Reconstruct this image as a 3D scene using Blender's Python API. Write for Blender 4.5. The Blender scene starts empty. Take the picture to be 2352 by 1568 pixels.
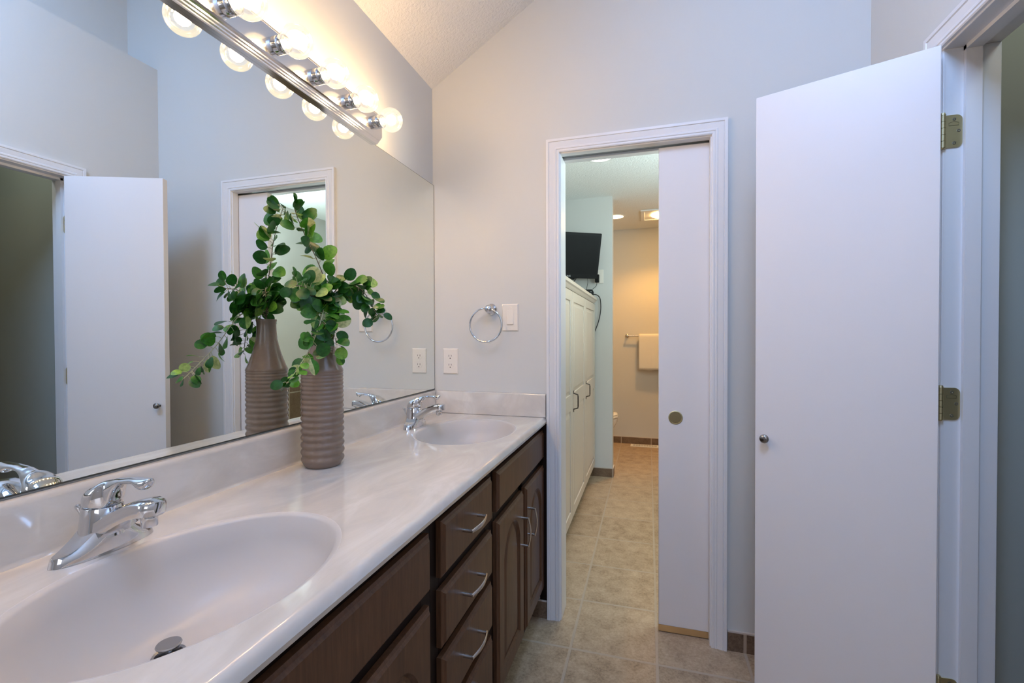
import bpy, bmesh, math, random
from mathutils import Vector, Matrix
rnd = random.Random(7)
sc = bpy.context.scene
COL = sc.collection
PI = math.pi

# ------------------------------------------------------------------ camera
YAW, PITCH, ROLL = .2875, -.0131, -.0036
fw = Vector((-math.sin(YAW)*math.cos(PITCH), math.cos(YAW)*math.cos(PITCH), math.sin(PITCH)))
r0 = Vector((math.cos(YAW), math.sin(YAW), 0)); u0 = r0.cross(fw)
cr = r0*math.cos(ROLL)+u0*math.sin(ROLL); cu = -r0*math.sin(ROLL)+u0*math.cos(ROLL)
cam = bpy.data.cameras.new('camera'); camo = bpy.data.objects.new('camera', cam); COL.objects.link(camo)
cam.sensor_width = 36; cam.lens = 1058.05/2352*36; cam.clip_start = .02; cam.clip_end = 60
M = Matrix((cr, cu, -fw)).transposed().to_4x4(); M.translation = Vector((.9776, -1.9936, 1.2562)); camo.matrix_world = M
sc.camera = camo

# ------------------------------------------------------------------ colour management, world, big lights
vs = sc.view_settings
vs.view_transform = 'Standard'; vs.look = 'None'; vs.gamma = 1.0; vs.exposure = -0.27; vs.use_curve_mapping = False
sc.cycles.use_denoising = True
sc.cycles.max_bounces = 10; sc.cycles.diffuse_bounces = 6; sc.cycles.glossy_bounces = 6
sc.cycles.transparent_max_bounces = 12; sc.cycles.transmission_bounces = 6
sc.cycles.sample_clamp_indirect = 30.0
sc.cycles.caustics_reflective = True; sc.cycles.blur_glossy = 0.03
wd = bpy.data.worlds.new('world'); sc.world = wd; wd.use_nodes = True
wd.node_tree.nodes['Background'].inputs[0].default_value = (.55, .72, 1, 1)
wd.node_tree.nodes['Background'].inputs[1].default_value = 1.0

def area(name, loc, direction, sx, sy, power, color, spread=PI):
    l = bpy.data.lights.new(name, 'AREA'); l.shape = 'RECTANGLE'; l.size = sx; l.size_y = sy
    l.energy = power; l.color = color; l.spread = spread
    o = bpy.data.objects.new(name, l); COL.objects.link(o); o.location = loc
    o.rotation_euler = Vector(direction).to_track_quat('-Z', 'Y').to_euler(); return o
SLOPE = .632
SN = Vector((SLOPE, 0, -1)).normalized()          # inward normal of the sloped ceiling
# daylight: skylight in the sloped ceiling, window in the wall behind the camera
area('skylight_daylight', (1.05, -1.72, 2.417+SLOPE*1.05+.02), (.95, .22, -.70), .70, .75, 58, (.35, .56, 1.0))
area('window_daylight', (1.15, -3.36, 1.75), (0, 1, 0), 1.0, 1.0, 5.5, (1.0, .95, .95))
area('bath_fill', (2.36, .62, 1.75), (-1, 0, 2.2), .7, .9, 74, (.74, .96, 1.0))  # added fill light, aimed up to brighten the far room's ceiling

# ------------------------------------------------------------------ materials
def nt(name):
    m = bpy.data.materials.new(name); m.use_nodes = True; t = m.node_tree
    return m, t, t.nodes['Principled BSDF']
def N(t, kind, **kw):
    n = t.nodes.new(kind)
    for k, v in kw.items(): setattr(n, k, v)
    return n
def coords(t, scale=(1, 1, 1), loc=(0, 0, 0)):
    g = N(t, 'ShaderNodeNewGeometry'); mp = N(t, 'ShaderNodeMapping')
    tc = N(t, 'ShaderNodeTexCoord')
    t.links.new(tc.outputs['Object'], mp.inputs[0]); mp.inputs['Scale'].default_value = scale; mp.inputs['Location'].default_value = loc
    t.nodes.remove(g); return mp.outputs[0]
def ramp(t, fac, stops):
    r = N(t, 'ShaderNodeValToRGB'); e = r.color_ramp.elements
    while len(e) < len(stops): e.new(.5)
    for i, (p, c) in enumerate(stops): e[i].position = p; e[i].color = (*c, 1)
    t.links.new(fac, r.inputs[0]); return r.outputs[0]
def noise(t, vec, scale, detail=3, rough=.55, dist=0):
    n = N(t, 'ShaderNodeTexNoise'); n.inputs['Scale'].default_value = scale; n.inputs['Detail'].default_value = detail
    n.inputs['Roughness'].default_value = rough; n.inputs['Distortion'].default_value = dist
    t.links.new(vec, n.inputs['Vector']); return n.outputs[0]
def bump(t, b, h, strength, dist=.002):
    n = N(t, 'ShaderNodeBump'); n.inputs['Strength'].default_value = strength; n.inputs['Distance'].default_value = dist
    t.links.new(h, n.inputs['Height']); t.links.new(n.outputs[0], b.inputs['Normal'])
def math_(t, op, a, b=None, c=None):
    n = N(t, 'ShaderNodeMath', operation=op)
    for i, v in enumerate((a, b, c)):
        if v is None: continue
        if isinstance(v, (int, float)): n.inputs[i].default_value = v
        else: t.links.new(v, n.inputs[i])
    return n.outputs[0]
def mixc(t, f, a, b):
    n = N(t, 'ShaderNodeMix', data_type='RGBA')
    for s, v in ((0, f), (6, a), (7, b)):
        if isinstance(v, tuple): n.inputs[s].default_value = (*v, 1)
        elif isinstance(v, (int, float)): n.inputs[s].default_value = v
        else: t.links.new(v, n.inputs[s])
    return n.outputs[2]
def plain(name, color, rough=.5, metal=0, spec=.5, coat=0, nscale=0, nstr=.1, ndist=.001, var=0):
    m, t, b = nt(name); b.inputs['Base Color'].default_value = (*color, 1)
    b.inputs['Roughness'].default_value = rough; b.inputs['Metallic'].default_value = metal
    b.inputs['Specular IOR Level'].default_value = spec; b.inputs['Coat Weight'].default_value = coat
    v = coords(t)
    if nscale: bump(t, b, noise(t, v, nscale, 4), nstr, ndist)
    if var:
        c = ramp(t, noise(t, v, 6, 2), [(.3, tuple(x*(1-var) for x in color)), (.7, tuple(min(1, x*(1+var)) for x in color))])
        t.links.new(c, b.inputs['Base Color'])
    return m
WALL = plain('greige_wall_paint', (.622, .614, .586), .75, spec=.25, nscale=160, nstr=.12)
CLOSETPAINT = plain('grey_green_paint', (.43, .43, .37), .8, spec=.2, nscale=160, nstr=.12)
TRIM = plain('white_gloss_trim', (.75, .735, .735), .36, spec=.4)
DOORW = plain('white_door_paint', (.76, .725, .715), .38, spec=.4, nscale=120, nstr=.06)
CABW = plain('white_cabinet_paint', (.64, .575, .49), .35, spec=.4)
CEIL = plain('knockdown_ceiling', (.78, .76, .73), .9, spec=.1, nscale=85, nstr=.9, ndist=.006)
CHROME = plain('chrome', (.70, .70, .71), .045, 1)
NICKEL = plain('brushed_nickel', (.60, .57, .54), .25, 1)
BRASS = plain('antique_brass', (.62, .55, .33), .42, 1, var=.15)
KNOBM = plain('satin_nickel_knob', (.32, .30, .29), .22, 1)
BRONZE = plain('dark_bronze', (.10, .085, .07), .35, .8)
PLATE = plain('ivory_plastic', (.80, .74, .66), .35)
DARKSLOT = plain('dark_slot', (.02, .018, .015), .6)
BLACK = plain('black_plastic', (.010, .010, .010), .5, spec=.15)
SCREEN = plain('dark_screen', (.011, .011, .011), .5, spec=.1)
CORD = plain('black_rubber', (.015, .015, .016), .5)
PORC = plain('porcelain', (.85, .83, .78), .12, coat=.3)
WOODRAW = plain('bare_pine', (.50, .30, .12), .6, nscale=40, nstr=.05, var=.2)
TRACK = plain('grey_track', (.22, .23, .24), .5)
LOGO = plain('silver_print', (.6, .6, .6), .4)
STAIN = plain('stem_bark', (.10, .07, .045), .7)
STEMG = plain('pale_green_stem', (.42, .40, .24), .6)
DRAINM = plain('worn_chrome', (.45, .45, .46), .28, 1)
WHITEPL = plain('white_plastic', (.82, .81, .78), .4)

def mirror_mat():
    m, t, b = nt('mirror_silver'); b.inputs['Base Color'].default_value = (.87, .90, .87, 1)
    b.inputs['Metallic'].default_value = 1; b.inputs['Roughness'].default_value = 0.0; return m
MIRROR = mirror_mat()
MIRROREDGE = plain('mirror_edge', (.05, .05, .04), .4)

def marble():
    m, t, b = nt('cultured_marble'); v = coords(t, (1, .45, 1))
    n1 = noise(t, v, 7, 6, .6, 1.6)
    c = ramp(t, n1, [(.30, (.54, .495, .455)), (.5, (.60, .55, .495)), (.66, (.66, .615, .565))])
    t.links.new(c, b.inputs['Base Color']); b.inputs['Roughness'].default_value = .14
    b.inputs['Coat Weight'].default_value = .35; b.inputs['Coat Roughness'].default_value = .06; return m
MARBLE = marble()
def bowl():
    m, t, b = nt('cultured_marble_bowl'); b.inputs['Base Color'].default_value = (.56, .52, .49, 1)
    b.inputs['Roughness'].default_value = .36; b.inputs['Specular IOR Level'].default_value = .4
    return m
BOWL = bowl()
def espresso():
    m, t, b = nt('espresso_oak'); v = coords(t, (30, 30, 2.5))
    n1 = noise(t, v, 4, 5, .65, .6)
    c = ramp(t, n1, [(.3, (.064, .028, .013)), (.6, (.104, .046, .021)), (.8, (.145, .065, .031))])
    t.links.new(c, b.inputs['Base Color']); b.inputs['Roughness'].default_value = .36
    b.inputs['Specular IOR Level'].default_value = .30; b.inputs['Coat Weight'].default_value = .0; b.inputs['Coat Roughness'].default_value = .2
    bump(t, b, n1, .12, .0008); return m
ESP = espresso()
ESPDARK = plain('espresso_shadow_frame', (.012, .006, .004), .45, spec=.15)  # darkened espresso; shade of the gaps between fronts put into the colour

def tile_mat(name, px, py, ox, oy, axes=(0, 1), colors=((.20, .138, .088), (.37, .272, .178), (.50, .385, .265)), grout=(.45, .365, .28), gw=.009, rough=.45):
    m, t, b = nt(name); v = coords(t)
    sp = N(t, 'ShaderNodeSeparateXYZ'); t.links.new(v, sp.inputs[0])
    def cell(o, off, per):
        a = math_(t, 'DIVIDE', math_(t, 'SUBTRACT', sp.outputs[o], off), per)
        fl = math_(t, 'FLOOR', a); fr = math_(t, 'SUBTRACT', a, fl)
        d = math_(t, 'MULTIPLY', math_(t, 'MINIMUM', fr, math_(t, 'SUBTRACT', 1.0, fr)), per)
        return fl, d
    fx, dx = cell(axes[0], ox, px); fy, dy = cell(axes[1], oy, py)
    d = math_(t, 'MINIMUM', dx, dy)
    mask = N(t, 'ShaderNodeMapRange'); mask.inputs[1].default_value = gw*.5; mask.inputs[2].default_value = gw*.5+.002
    t.links.new(d, mask.inputs[0])
    cb = N(t, 'ShaderNodeCombineXYZ'); t.links.new(fx, cb.inputs[0]); t.links.new(fy, cb.inputs[1])
    wn = N(t, 'ShaderNodeTexWhiteNoise', noise_dimensions='3D'); t.links.new(cb.outputs[0], wn.inputs[0])
    n1 = noise(t, v, 13, 6, .7, .3); n2 = noise(t, v, 95, 4, .75)
    f = math_(t, 'ADD', math_(t, 'MULTIPLY', n1, .52), math_(t, 'MULTIPLY', n2, .48))
    f = math_(t, 'ADD', f, math_(t, 'MULTIPLY', math_(t, 'SUBTRACT', wn.outputs[0], .5), .06))
    c = ramp(t, f, [(.34, colors[0]), (.47, colors[1]), (.64, colors[2])])
    g = mixc(t, noise(t, v, 60, 2), tuple(x*.85 for x in grout), grout)
    t.links.new(mixc(t, mask.outputs[0], g, c), b.inputs['Base Color'])
    b.inputs['Roughness'].default_value = rough; b.inputs['Specular IOR Level'].default_value = .35
    hh = math_(t, 'ADD', mask.outputs[0], math_(t, 'MULTIPLY', n2, .15)); bump(t, b, hh, .35, .002)
    return m
FLOORT = tile_mat('beige_floor_tile', .333, .351, .678, -.170)
BASET = tile_mat('brown_base_tile', .333, 5, .345, -2, (0, 2), ((.09, .055, .035), (.17, .11, .07), (.23, .155, .10)))
BASETY = tile_mat('brown_base_tile_side', .333, 5, .1, -2, (1, 2), ((.09, .055, .035), (.17, .11, .07), (.23, .155, .10)))
TUBT = tile_mat('brown_tub_tile', .30, .30, .09, .12, (1, 2), ((.09, .055, .035), (.16, .105, .065), (.21, .14, .09)), (.38, .33, .26))
CAULK = plain('pale_grout_cap', (.55, .48, .42), .7)

def vase_mat():
    m, t, b = nt('taupe_glaze'); v = coords(t)
    c = ramp(t, noise(t, v, 14, 3), [(.3, (.185, .125, .090)), (.7, (.235, .162, .120))])
    t.links.new(c, b.inputs['Base Color']); b.inputs['Roughness'].default_value = .24; b.inputs['Coat Weight'].default_value = .25
    b.inputs['Coat Roughness'].default_value = .12; return m
VASE = vase_mat()
def leaf_mat():
    m, t, b = nt('variegated_leaf'); a = N(t, 'ShaderNodeAttribute', attribute_name='leafvar')
    v = coords(t); n1 = noise(t, v, 130, 3, .6)
    base = ramp(t, a.outputs['Fac'], [(0, (.016, .105, .014)), (.45, (.055, .235, .016)), (.75, (.14, .38, .026)), (.88, (.32, .53, .07)), (1, (.62, .63, .30))])
    drk = ramp(t, n1, [(.35, (.45, .55, .45)), (.6, (1, 1, 1))])
    mx = N(t, 'ShaderNodeMix', data_type='RGBA', blend_type='MULTIPLY'); mx.inputs[0].default_value = .8
    t.links.new(base, mx.inputs[6]); t.links.new(drk, mx.inputs[7]); t.links.new(mx.outputs[2], b.inputs['Base Color'])
    b.inputs['Roughness'].default_value = .42; b.inputs['Subsurface Weight'].default_value = 0
    tr = N(t, 'ShaderNodeBsdfTranslucent'); t.links.new(mx.outputs[2], tr.inputs[0])
    ms = N(t, 'ShaderNodeMixShader'); ms.inputs[0].default_value = .22
    t.links.new(b.outputs[0], ms.inputs[1]); t.links.new(tr.outputs[0], ms.inputs[2])
    t.links.new(ms.outputs[0], t.nodes['Material Output'].inputs[0]); return m
LEAF = leaf_mat()
def towel_mat():
    m, t, b = nt('white_terry'); b.inputs['Base Color'].default_value = (.80, .77, .70, 1); b.inputs['Roughness'].default_value = .95
    bump(t, b, noise(t, coords(t), 260, 3, .7), .8, .004); return m
TERRY = towel_mat()
def emit(name, color, strength):
    m, t, b = nt(name); b.inputs['Base Color'].default_value = (*color, 1)
    b.inputs['Emission Color'].default_value = (*color, 1); b.inputs['Emission Strength'].default_value = strength; return m
BULBCOL = (1, .65, .31)
FILAMENT = emit('glowing_filament', BULBCOL, 265)
CANLIGHT = emit('can_lens_glow', (.95, 1, .93), 14)
WARMCAN = emit('warm_can_lens_glow', (1, .62, .26), 16)
WARMHEAT = emit('warm_heat_lamp_glow', (1, .60, .22), 42)
def bulb_glass():
    m = bpy.data.materials.new('clear_bulb_glass'); m.use_nodes = True; t = m.node_tree; t.nodes.clear()
    out = N(t, 'ShaderNodeOutputMaterial'); tr = N(t, 'ShaderNodeBsdfTransparent'); gl = N(t, 'ShaderNodeBsdfGlossy')
    gl.inputs['Roughness'].default_value = .03; tr.inputs[0].default_value = (.97, .97, .96, 1)
    lw = N(t, 'ShaderNodeLayerWeight'); lw.inputs[0].default_value = .35
    m1 = N(t, 'ShaderNodeMixShader'); t.links.new(math_(t, 'MULTIPLY', lw.outputs[0], .8), m1.inputs[0]); t.links.new(tr.outputs[0], m1.inputs[1]); t.links.new(gl.outputs[0], m1.inputs[2])
    em = N(t, 'ShaderNodeEmission'); em.inputs[0].default_value = (1, .83, .60, 1)
    tc = N(t, 'ShaderNodeLayerWeight'); tc.inputs[0].default_value = .5
    em.inputs[1].default_value = .30
    ad = N(t, 'ShaderNodeAddShader'); t.links.new(m1.outputs[0], ad.inputs[0]); t.links.new(em.outputs[0], ad.inputs[1])
    t.links.new(ad.outputs[0], out.inputs[0]); return m
GLASS = bulb_glass()

# ------------------------------------------------------------------ builders
def tag(o, label=None, cat=None, group=None, kind=None):
    if label: o['label'] = label
    if cat: o['category'] = cat
    if group: o['group'] = group
    if kind: o['kind'] = kind
    return o
def thing(name, label, cat, loc=(0, 0, 0), rz=0, group=None, kind=None):
    o = bpy.data.objects.new(name, None); COL.objects.link(o); o.empty_display_size = .05
    o.location = loc; o.rotation_euler = (0, 0, rz); return tag(o, label, cat, group, kind)
def chain(o):
    m = Matrix.Identity(4)
    while o: m = o.matrix_basis @ m; o = o.parent
    return m
def loc_rot(loc=(0, 0, 0), rz=0): return Matrix.Translation(loc) @ Matrix.Rotation(rz, 4, 'Z')
class MB:
    def __init__(s): s.b = bmesh.new()
    def _new(s, geom, m):
        bmesh.ops.transform(s.b, matrix=m, verts=geom); return s
    def box(s, x0, x1, y0, y1, z0, z1, m=None):
        g = bmesh.ops.create_cube(s.b, size=1)['verts']
        mm = Matrix.Translation(((x0+x1)/2, (y0+y1)/2, (z0+z1)/2)) @ Matrix.Diagonal((abs(x1-x0), abs(y1-y0), abs(z1-z0), 1))
        return s._new(g, (m @ mm) if m else mm)
    def grid(s, rows, close_u=False, close_v=False):
        vr = [[s.b.verts.new(p) for p in r] for r in rows]
        n, k = len(vr), len(vr[0])
        for i in range(n if close_u else n-1):
            for j in range(k if close_v else k-1):
                a, b_, c, d = vr[i][j], vr[i][(j+1) % k], vr[(i+1) % n][(j+1) % k], vr[(i+1) % n][j]
                try: s.b.faces.new((a, b_, c, d))
                except ValueError: pass
        return vr
    def cap(s, ring):
        try: s.b.faces.new(ring)
        except ValueError: pass
    def lathe(s, prof, seg=32, m=None, caps=True):
        # prof: (r, z) from bottom to top around local z
        m = m or Matrix.Identity(4)
        rows = [[m @ Vector((r*math.cos(2*PI*k/seg), r*math.sin(2*PI*k/seg), z)) for k in range(seg)] for r, z in prof]
        vr = s.grid(rows, close_v=True)
        if caps:
            if prof[0][0] > 1e-6: s.cap(list(reversed(vr[0])))
            if prof[-1][0] > 1e-6: s.cap(vr[-1])
        return s
    def cyl(s, p, q, r, r2=None, seg=16):
        p, q = Vector(p), Vector(q); d = q-p
        m = Matrix.Translation(p) @ d.to_track_quat('Z', 'Y').to_matrix().to_4x4()
        return s.lathe([(r, 0), (r if r2 is None else r2, d.length)], seg, m)
    def sphere(s, c, r, sub=2, scale=(1, 1, 1), m=None):
        g = bmesh.ops.create_icosphere(s.b, subdivisions=sub, radius=r)['verts']
        mm = Matrix.Translation(c) @ Matrix.Diagonal((*scale, 1))
        return s._new(g, (m @ mm) if m else mm)
    def tube(s, pts, r, seg=8, closed=False, radii=None):
        pts = [Vector(p) for p in pts]; n = len(pts); rows = []
        up = None
        for i, p in enumerate(pts):
            if closed: t = (pts[(i+1) % n]-pts[i-1]).normalized()
            else: t = (pts[min(i+1, n-1)]-pts[max(i-1, 0)]).normalized()
            if up is None:
                up = t.orthogonal().normalized()
            up = (up - t*up.dot(t)).normalized(); w = t.cross(up)
            rr = radii[i] if radii else r
            rows.append([p+(up*math.cos(2*PI*k/seg)+w*math.sin(2*PI*k/seg))*rr for k in range(seg)])
        vr = s.grid(rows, close_u=closed, close_v=True)
        if not closed: s.cap(list(reversed(vr[0]))); s.cap(vr[-1])
        return s
    def prism(s, poly, fn, a, b_):
        # poly of (u,v); fn(u,v,w)->point ; extruded from w=a to w=b
        A = [s.b.verts.new(fn(u, v, a)) for u, v in poly]; B = [s.b.verts.new(fn(u, v, b_)) for u, v in poly]
        n = len(poly)
        s.b.faces.new(A); s.b.faces.new(list(reversed(B)))
        for i in range(n): s.b.faces.new((A[i], B[i], B[(i+1) % n], A[(i+1) % n]))
        return s
    def build(s, name, mat, parent=None, world=True, smooth=None, bevel=0, seg=2, kind=None, recalc=True):
        if recalc: bmesh.ops.recalc_face_normals(s.b, faces=s.b.faces)
        if parent and world: bmesh.ops.transform(s.b, matrix=chain(parent).inverted(), verts=s.b.verts)
        me = bpy.data.meshes.new(name); s.b.to_mesh(me); s.b.free()
        for mm in (mat if isinstance(mat, (list, tuple)) else [mat]): me.materials.append(mm)
        o = bpy.data.objects.new(name, me); COL.objects.link(o)
        if parent: o.parent = parent
        if bevel:
            md = o.modifiers.new('bevel', 'BEVEL'); md.width = bevel; md.segments = seg; md.limit_method = 'ANGLE'; md.angle_limit = .6
            smooth = smooth if smooth is not None else 40
        if smooth is not None:
            for p in me.polygons: p.use_smooth = True
            me.set_sharp_from_angle(angle=math.radians(smooth))
        if kind: o['kind'] = kind
        return o
def struct(name, mb, mat, **kw): return mb.build(name, mat, kind='structure', **kw)
def copy_tree(o, parent=None):
    c = o.copy(); COL.objects.link(c); c.parent = parent
    for ch in list(o.children): copy_tree(ch, c)
    return c
def spline(pts, n=8):
    pts = [Vector(p) for p in pts]; out = []
    P = [pts[0]*2-pts[1]]+pts+[pts[-1]*2-pts[-2]]
    for i in range(1, len(P)-2):
        for k in range(n):
            t = k/n; a, b_, c, d = P[i-1], P[i], P[i+1], P[i+2]
            out.append(.5*((2*b_)+(c-a)*t+(2*a-5*b_+4*c-d)*t*t+(3*b_-a-3*c+d)*t**3))
    out.append(pts[-1]); return out

# ------------------------------------------------------------------ room shell
W, WT = 1.7555, .128                 # right wall plane, thickness
YB = -3.4                            # wall behind the camera
XL2, XR2 = -.10, 2.31                # room beyond
CZ2 = 2.475
JL, JR, HEAD = .612, 1.215, 2.045    # pocket door opening
OY0, OY1, OH = -.905, -.433, 2.037   # opening in the right wall
def ceil_z(x): return 2.417+SLOPE*x
X2 = 1.99
struct('floor', MB().box(-.15, 3.0, YB-.1, 3.6, -.06, 0), FLOORT)
mb = MB().box(-.12, 0, YB-.1, .12, 0, 2.6); struct('wall_left', mb, WALL)
mb = MB()
mb.box(-.12, JL-.018, 0, .12, 0, HEAD+.018)
mb.box(JR+.018, W+WT, 0, .036, 0, HEAD+.018); mb.box(JR+.018, 2.35, .084, .12, 0, HEAD+.018)
mb.box(1.95, 2.35, 0, .12, 0, HEAD+.018)
mb.box(-.12, 2.35, 0, .036, HEAD+.018, 2.56); mb.box(-.12, 2.35, .084, .12, HEAD+.018, 2.56)
mb.box(-.12, 2.35, 0, .12, 2.56, 4.0)
struct('wall_far', mb, WALL)
mb = MB()
mb.box(W, W+WT, YB, OY0-.018, 0, 2.796); mb.box(W, W+WT, OY1+.018, 0, 0, 2.796); mb.box(W, W+WT, OY0-.018, OY1+.018, OH+.018, 2.796)
mb.box(W+WT, X2+.02, YB, 0, 2.56, 2.796)
struct('wall_right', mb, WALL)
struct('wall_upper', MB().box(X2, X2+.1, YB, 0, 2.796, 4.0), WALL)
# wall behind the camera with a window
mb = MB(); wy0, wy1 = YB-.1, YB
mb.box(-.12, .62, wy0, wy1, 0, 4); mb.box(1.68, 2.1, wy0, wy1, 0, 4); mb.box(.62, 1.68, wy0, wy1, 0, 1.22); mb.box(.62, 1.68, wy0, wy1, 2.28, 4)
struct('wall_back', mb, WALL)
# sloped ceiling with a skylight shaft
sx0, sx1, sy0, sy1 = .65, 1.45, -2.17, -1.27
mb = MB()
def slab(x0, x1, y0, y1, up=.10):
    v = [(x0, y0), (x1, y0), (x1, y1), (x0, y1)]
    A = [mb.b.verts.new((x, y, ceil_z(x))) for x, y in v]; B = [mb.b.verts.new((x, y, ceil_z(x)+up)) for x, y in v]
    mb.b.faces.new(A); mb.b.faces.new(B)
    for i in range(4): mb.b.faces.new((A[i], A[(i+1) % 4], B[(i+1) % 4], B[i]))
slab(-.12, sx0, YB-.1, .12); slab(sx1, 2.2, YB-.1, .12); slab(sx0, sx1, YB-.1, sy0); slab(sx0, sx1, sy1, .12)
struct('ceiling', mb, CEIL)
mb = MB()
for (x0, x1, y0, y1) in ((sx0-.04, sx0, sy0-.04, sy1+.04), (sx1, sx1+.04, sy0-.04, sy1+.04), (sx0, sx1, sy0-.04, sy0), (sx0, sx1, sy1, sy1+.04)): slab(x0, x1, y0, y1, .16)
struct('window_1', mb, TRIM)
mb = MB()
for (x0, x1, z0, z1) in ((.62, .66, 1.22, 2.28), (1.64, 1.68, 1.22, 2.28), (.66, 1.64, 1.22, 1.26), (.66, 1.64, 2.24, 2.28), (.66, 1.64, 1.73, 1.77)): mb.box(x0, x1, YB-.07, YB-.03, z0, z1)
struct('window_2', mb, TRIM, bevel=.003)

mb = MB()
for (y0, y1, z0, z1) in ((.25, .29, 1.28, 2.22), (.95, .99, 1.28, 2.22), (.29, .95, 1.28, 1.32), (.29, .95, 2.18, 2.22), (.29, .95, 1.73, 1.77)): mb.box(XR2+.01, XR2+.05, y0, y1, z0, z1)
struct('added_window_3', mb, TRIM, bevel=.003)  # unseen window frame, added around the opening for the fill light

# closet behind the right wall
mb = MB(); cx0 = W+WT
mb.box(cx0, 2.9, -.34, -.26, 0, 2.56); mb.box(2.82, 2.9, -1.9, -.34, 0, 2.56); mb.box(cx0, 2.9, -1.98, -1.9, 0, 2.56); mb.box(cx0, 2.9, -1.98, -.26, 2.45, 2.56)
struct('wall_closet', mb, CLOSETPAINT)

l = bpy.data.lights.new('closet_fill', 'POINT'); l.energy = 3.2; l.color = (.9, 1, .97); l.shadow_soft_size = .06  # unseen light added to lift the dark closet walls
lo_ = bpy.data.objects.new('closet_fill', l); COL.objects.link(lo_); lo_.location = (2.08, -.80, 2.34)
# room beyond the pocket door
mb = MB().box(XL2-.1, XL2, .12, 3.6, 0, 2.56); struct('wall_west', mb, WALL)
mb = MB().box(XL2-.1, XR2+.1, 3.5, 3.6, 0, 2.56); struct('wall_north', mb, WALL)
mb = MB(); mb.box(XR2, XR2+.1, .12, .25, 0, 2.56); mb.box(XR2, XR2+.1, .99, 3.5, 0, 2.56); mb.box(XR2, XR2+.1, .25, .99, 0, 1.28); mb.box(XR2, XR2+.1, .25, .99, 2.22, 2.56)
struct('wall_east', mb, WALL)
struct('wall_partition', MB().box(XL2, .675, 2.15, 2.27, 0, CZ2), WALL)
struct('wall_divider', MB().box(1.45, XR2, 2.15, 2.27, 0, CZ2), WALL)
struct('ceiling_bathroom', MB().box(XL2-.1, XR2+.1, .12, 3.6, CZ2, CZ2+.085), plain('brightened_knockdown_ceiling', (.88, .89, .87), .9, spec=.1, nscale=85, nstr=.9, ndist=.006))  # lighter copy of the ceiling paint; extra brightness put into the colour
struct('trim_tub_tile', MB().box(XR2-.012, XR2, .12, 2.15, 0, .80), TUBT)

# tile baseboards
def base(name, x0, x1, y0, y1, mat, h=.074):
    o = struct(name, MB().box(x0, x1, y0, y1, 0, h), mat)
    cap_ = MB().box(x0, x1, y0, y1, h, h+.006).build('grout_cap', CAULK, o)
    return o
base('baseboard_far', JR+.066, W, -.009, 0, BASET)
base('baseboard_corner', .436, JL-.066, -.009, 0, BASET)
base('baseboard_right', W-.009, W, OY1+.066, -.009, BASETY)
base('baseboard_partition', .40, .684, 2.141, 2.15, BASET)
base('baseboard_partition_end', .675, .684, 2.15, 2.27, BASETY)
base('baseboard_north', XL2, XR2, 3.491, 3.5, BASET)

# jambs and casings
CAS = [(0, 0), (0, .008), (.004, .0105), (.010, .0105), (.0115, .0085), (.014, .0115), (.020, .012), (.022, .0105), (.034, .0135), (.042, .0155), (.0445, .0130), (.0465, .0168), (.057, .0168), (.057, 0)]
def casing(name, u0, u1, top, fn, z0=0.0):
    mb = MB(); R = .005
    rows = []
    for w, d in CAS:
        w += R
        rows.append([fn(u0-w, z0, d), fn(u0-w, top+w, d), fn(u1+w, top+w, d), fn(u1+w, z0, d)])
    vr = mb.grid(rows, close_u=True)
    mb.cap([r[0] for r in vr]); mb.cap([r[-1] for r in vr])
    return struct(name, mb, TRIM, smooth=25)
casing('trim_1', JL, JR, HEAD, lambda u, z, d: (u, -d, z))
casing('trim_2', JL, JR, HEAD, lambda u, z, d: (u, .12+d, z))
casing('trim_3', OY0, OY1, OH, lambda u, z, d: (W-d, u, z))
mb = MB()
mb.box(JL-.018, JL, 0, .12, 0, HEAD); mb.box(JR, JR+.018, 0, .036, 0, HEAD); mb.box(JR, JR+.018, .084, .12, 0, HEAD)
mb.box(JL-.018, JR+.018, 0, .036, HEAD, HEAD+.018); mb.box(JL-.018, JR+.018, .084, .12, HEAD, HEAD+.018)
struct('trim_4', mb, TRIM, bevel=.0015)
mb = MB().box(JL, 1.94, .040, .080, HEAD+.010, HEAD+.018); struct('trim_5', mb, TRACK)
mb = MB()
mb.box(W, W+WT, OY1, OY1+.018, 0, OH); mb.box(W, W+WT, OY0-.018, OY0, 0, OH); mb.box(W, W+WT, OY0-.018, OY1+.018, OH, OH+.018)
struct('trim_6', mb, TRIM, bevel=.002)
mb = MB(); s0 = W+.045
mb.box(s0, s0+.036, OY1-.011, OY1, 0, OH); mb.box(s0, s0+.036, OY0, OY0+.011, 0, OH); mb.box(s0, s0+.036, OY0, OY1, OH-.011, OH)
struct('trim_7', mb, TRIM)

# pocket door
pd = thing('door_1', 'white sliding pocket door half pulled out of the wall, with a round brass finger pull', 'door', (1.46, .06, 0), kind='structure')
px0 = 1.020
MB().box(px0, 1.90, .040, .076, .030, 2.038).build('panel', DOORW, pd, bevel=.002)
MB().box(px0, 1.90, .040, .076, .004, .030).build('bare_wood_strip', WOODRAW, pd)
mm = Matrix.Translation((1.087, .040, .911)) @ Matrix.Rotation(PI/2, 4, 'X')
ring_ = MB().lathe([(.0285, -.001), (.0285, .0015), (.027, .0025), (.0245, .0025), (.0235, .0005)], 40, mm, caps=False).build('finger_pull', BRASS, pd, smooth=50)
MB().lathe([(.0238, .0004), (.0238, .0006), (.02, .0007), (.0001, .0008)], 40, mm, caps=False).build('cup', plain('dull_brass', (.30, .25, .14), .45, 1), ring_, smooth=50)

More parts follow.
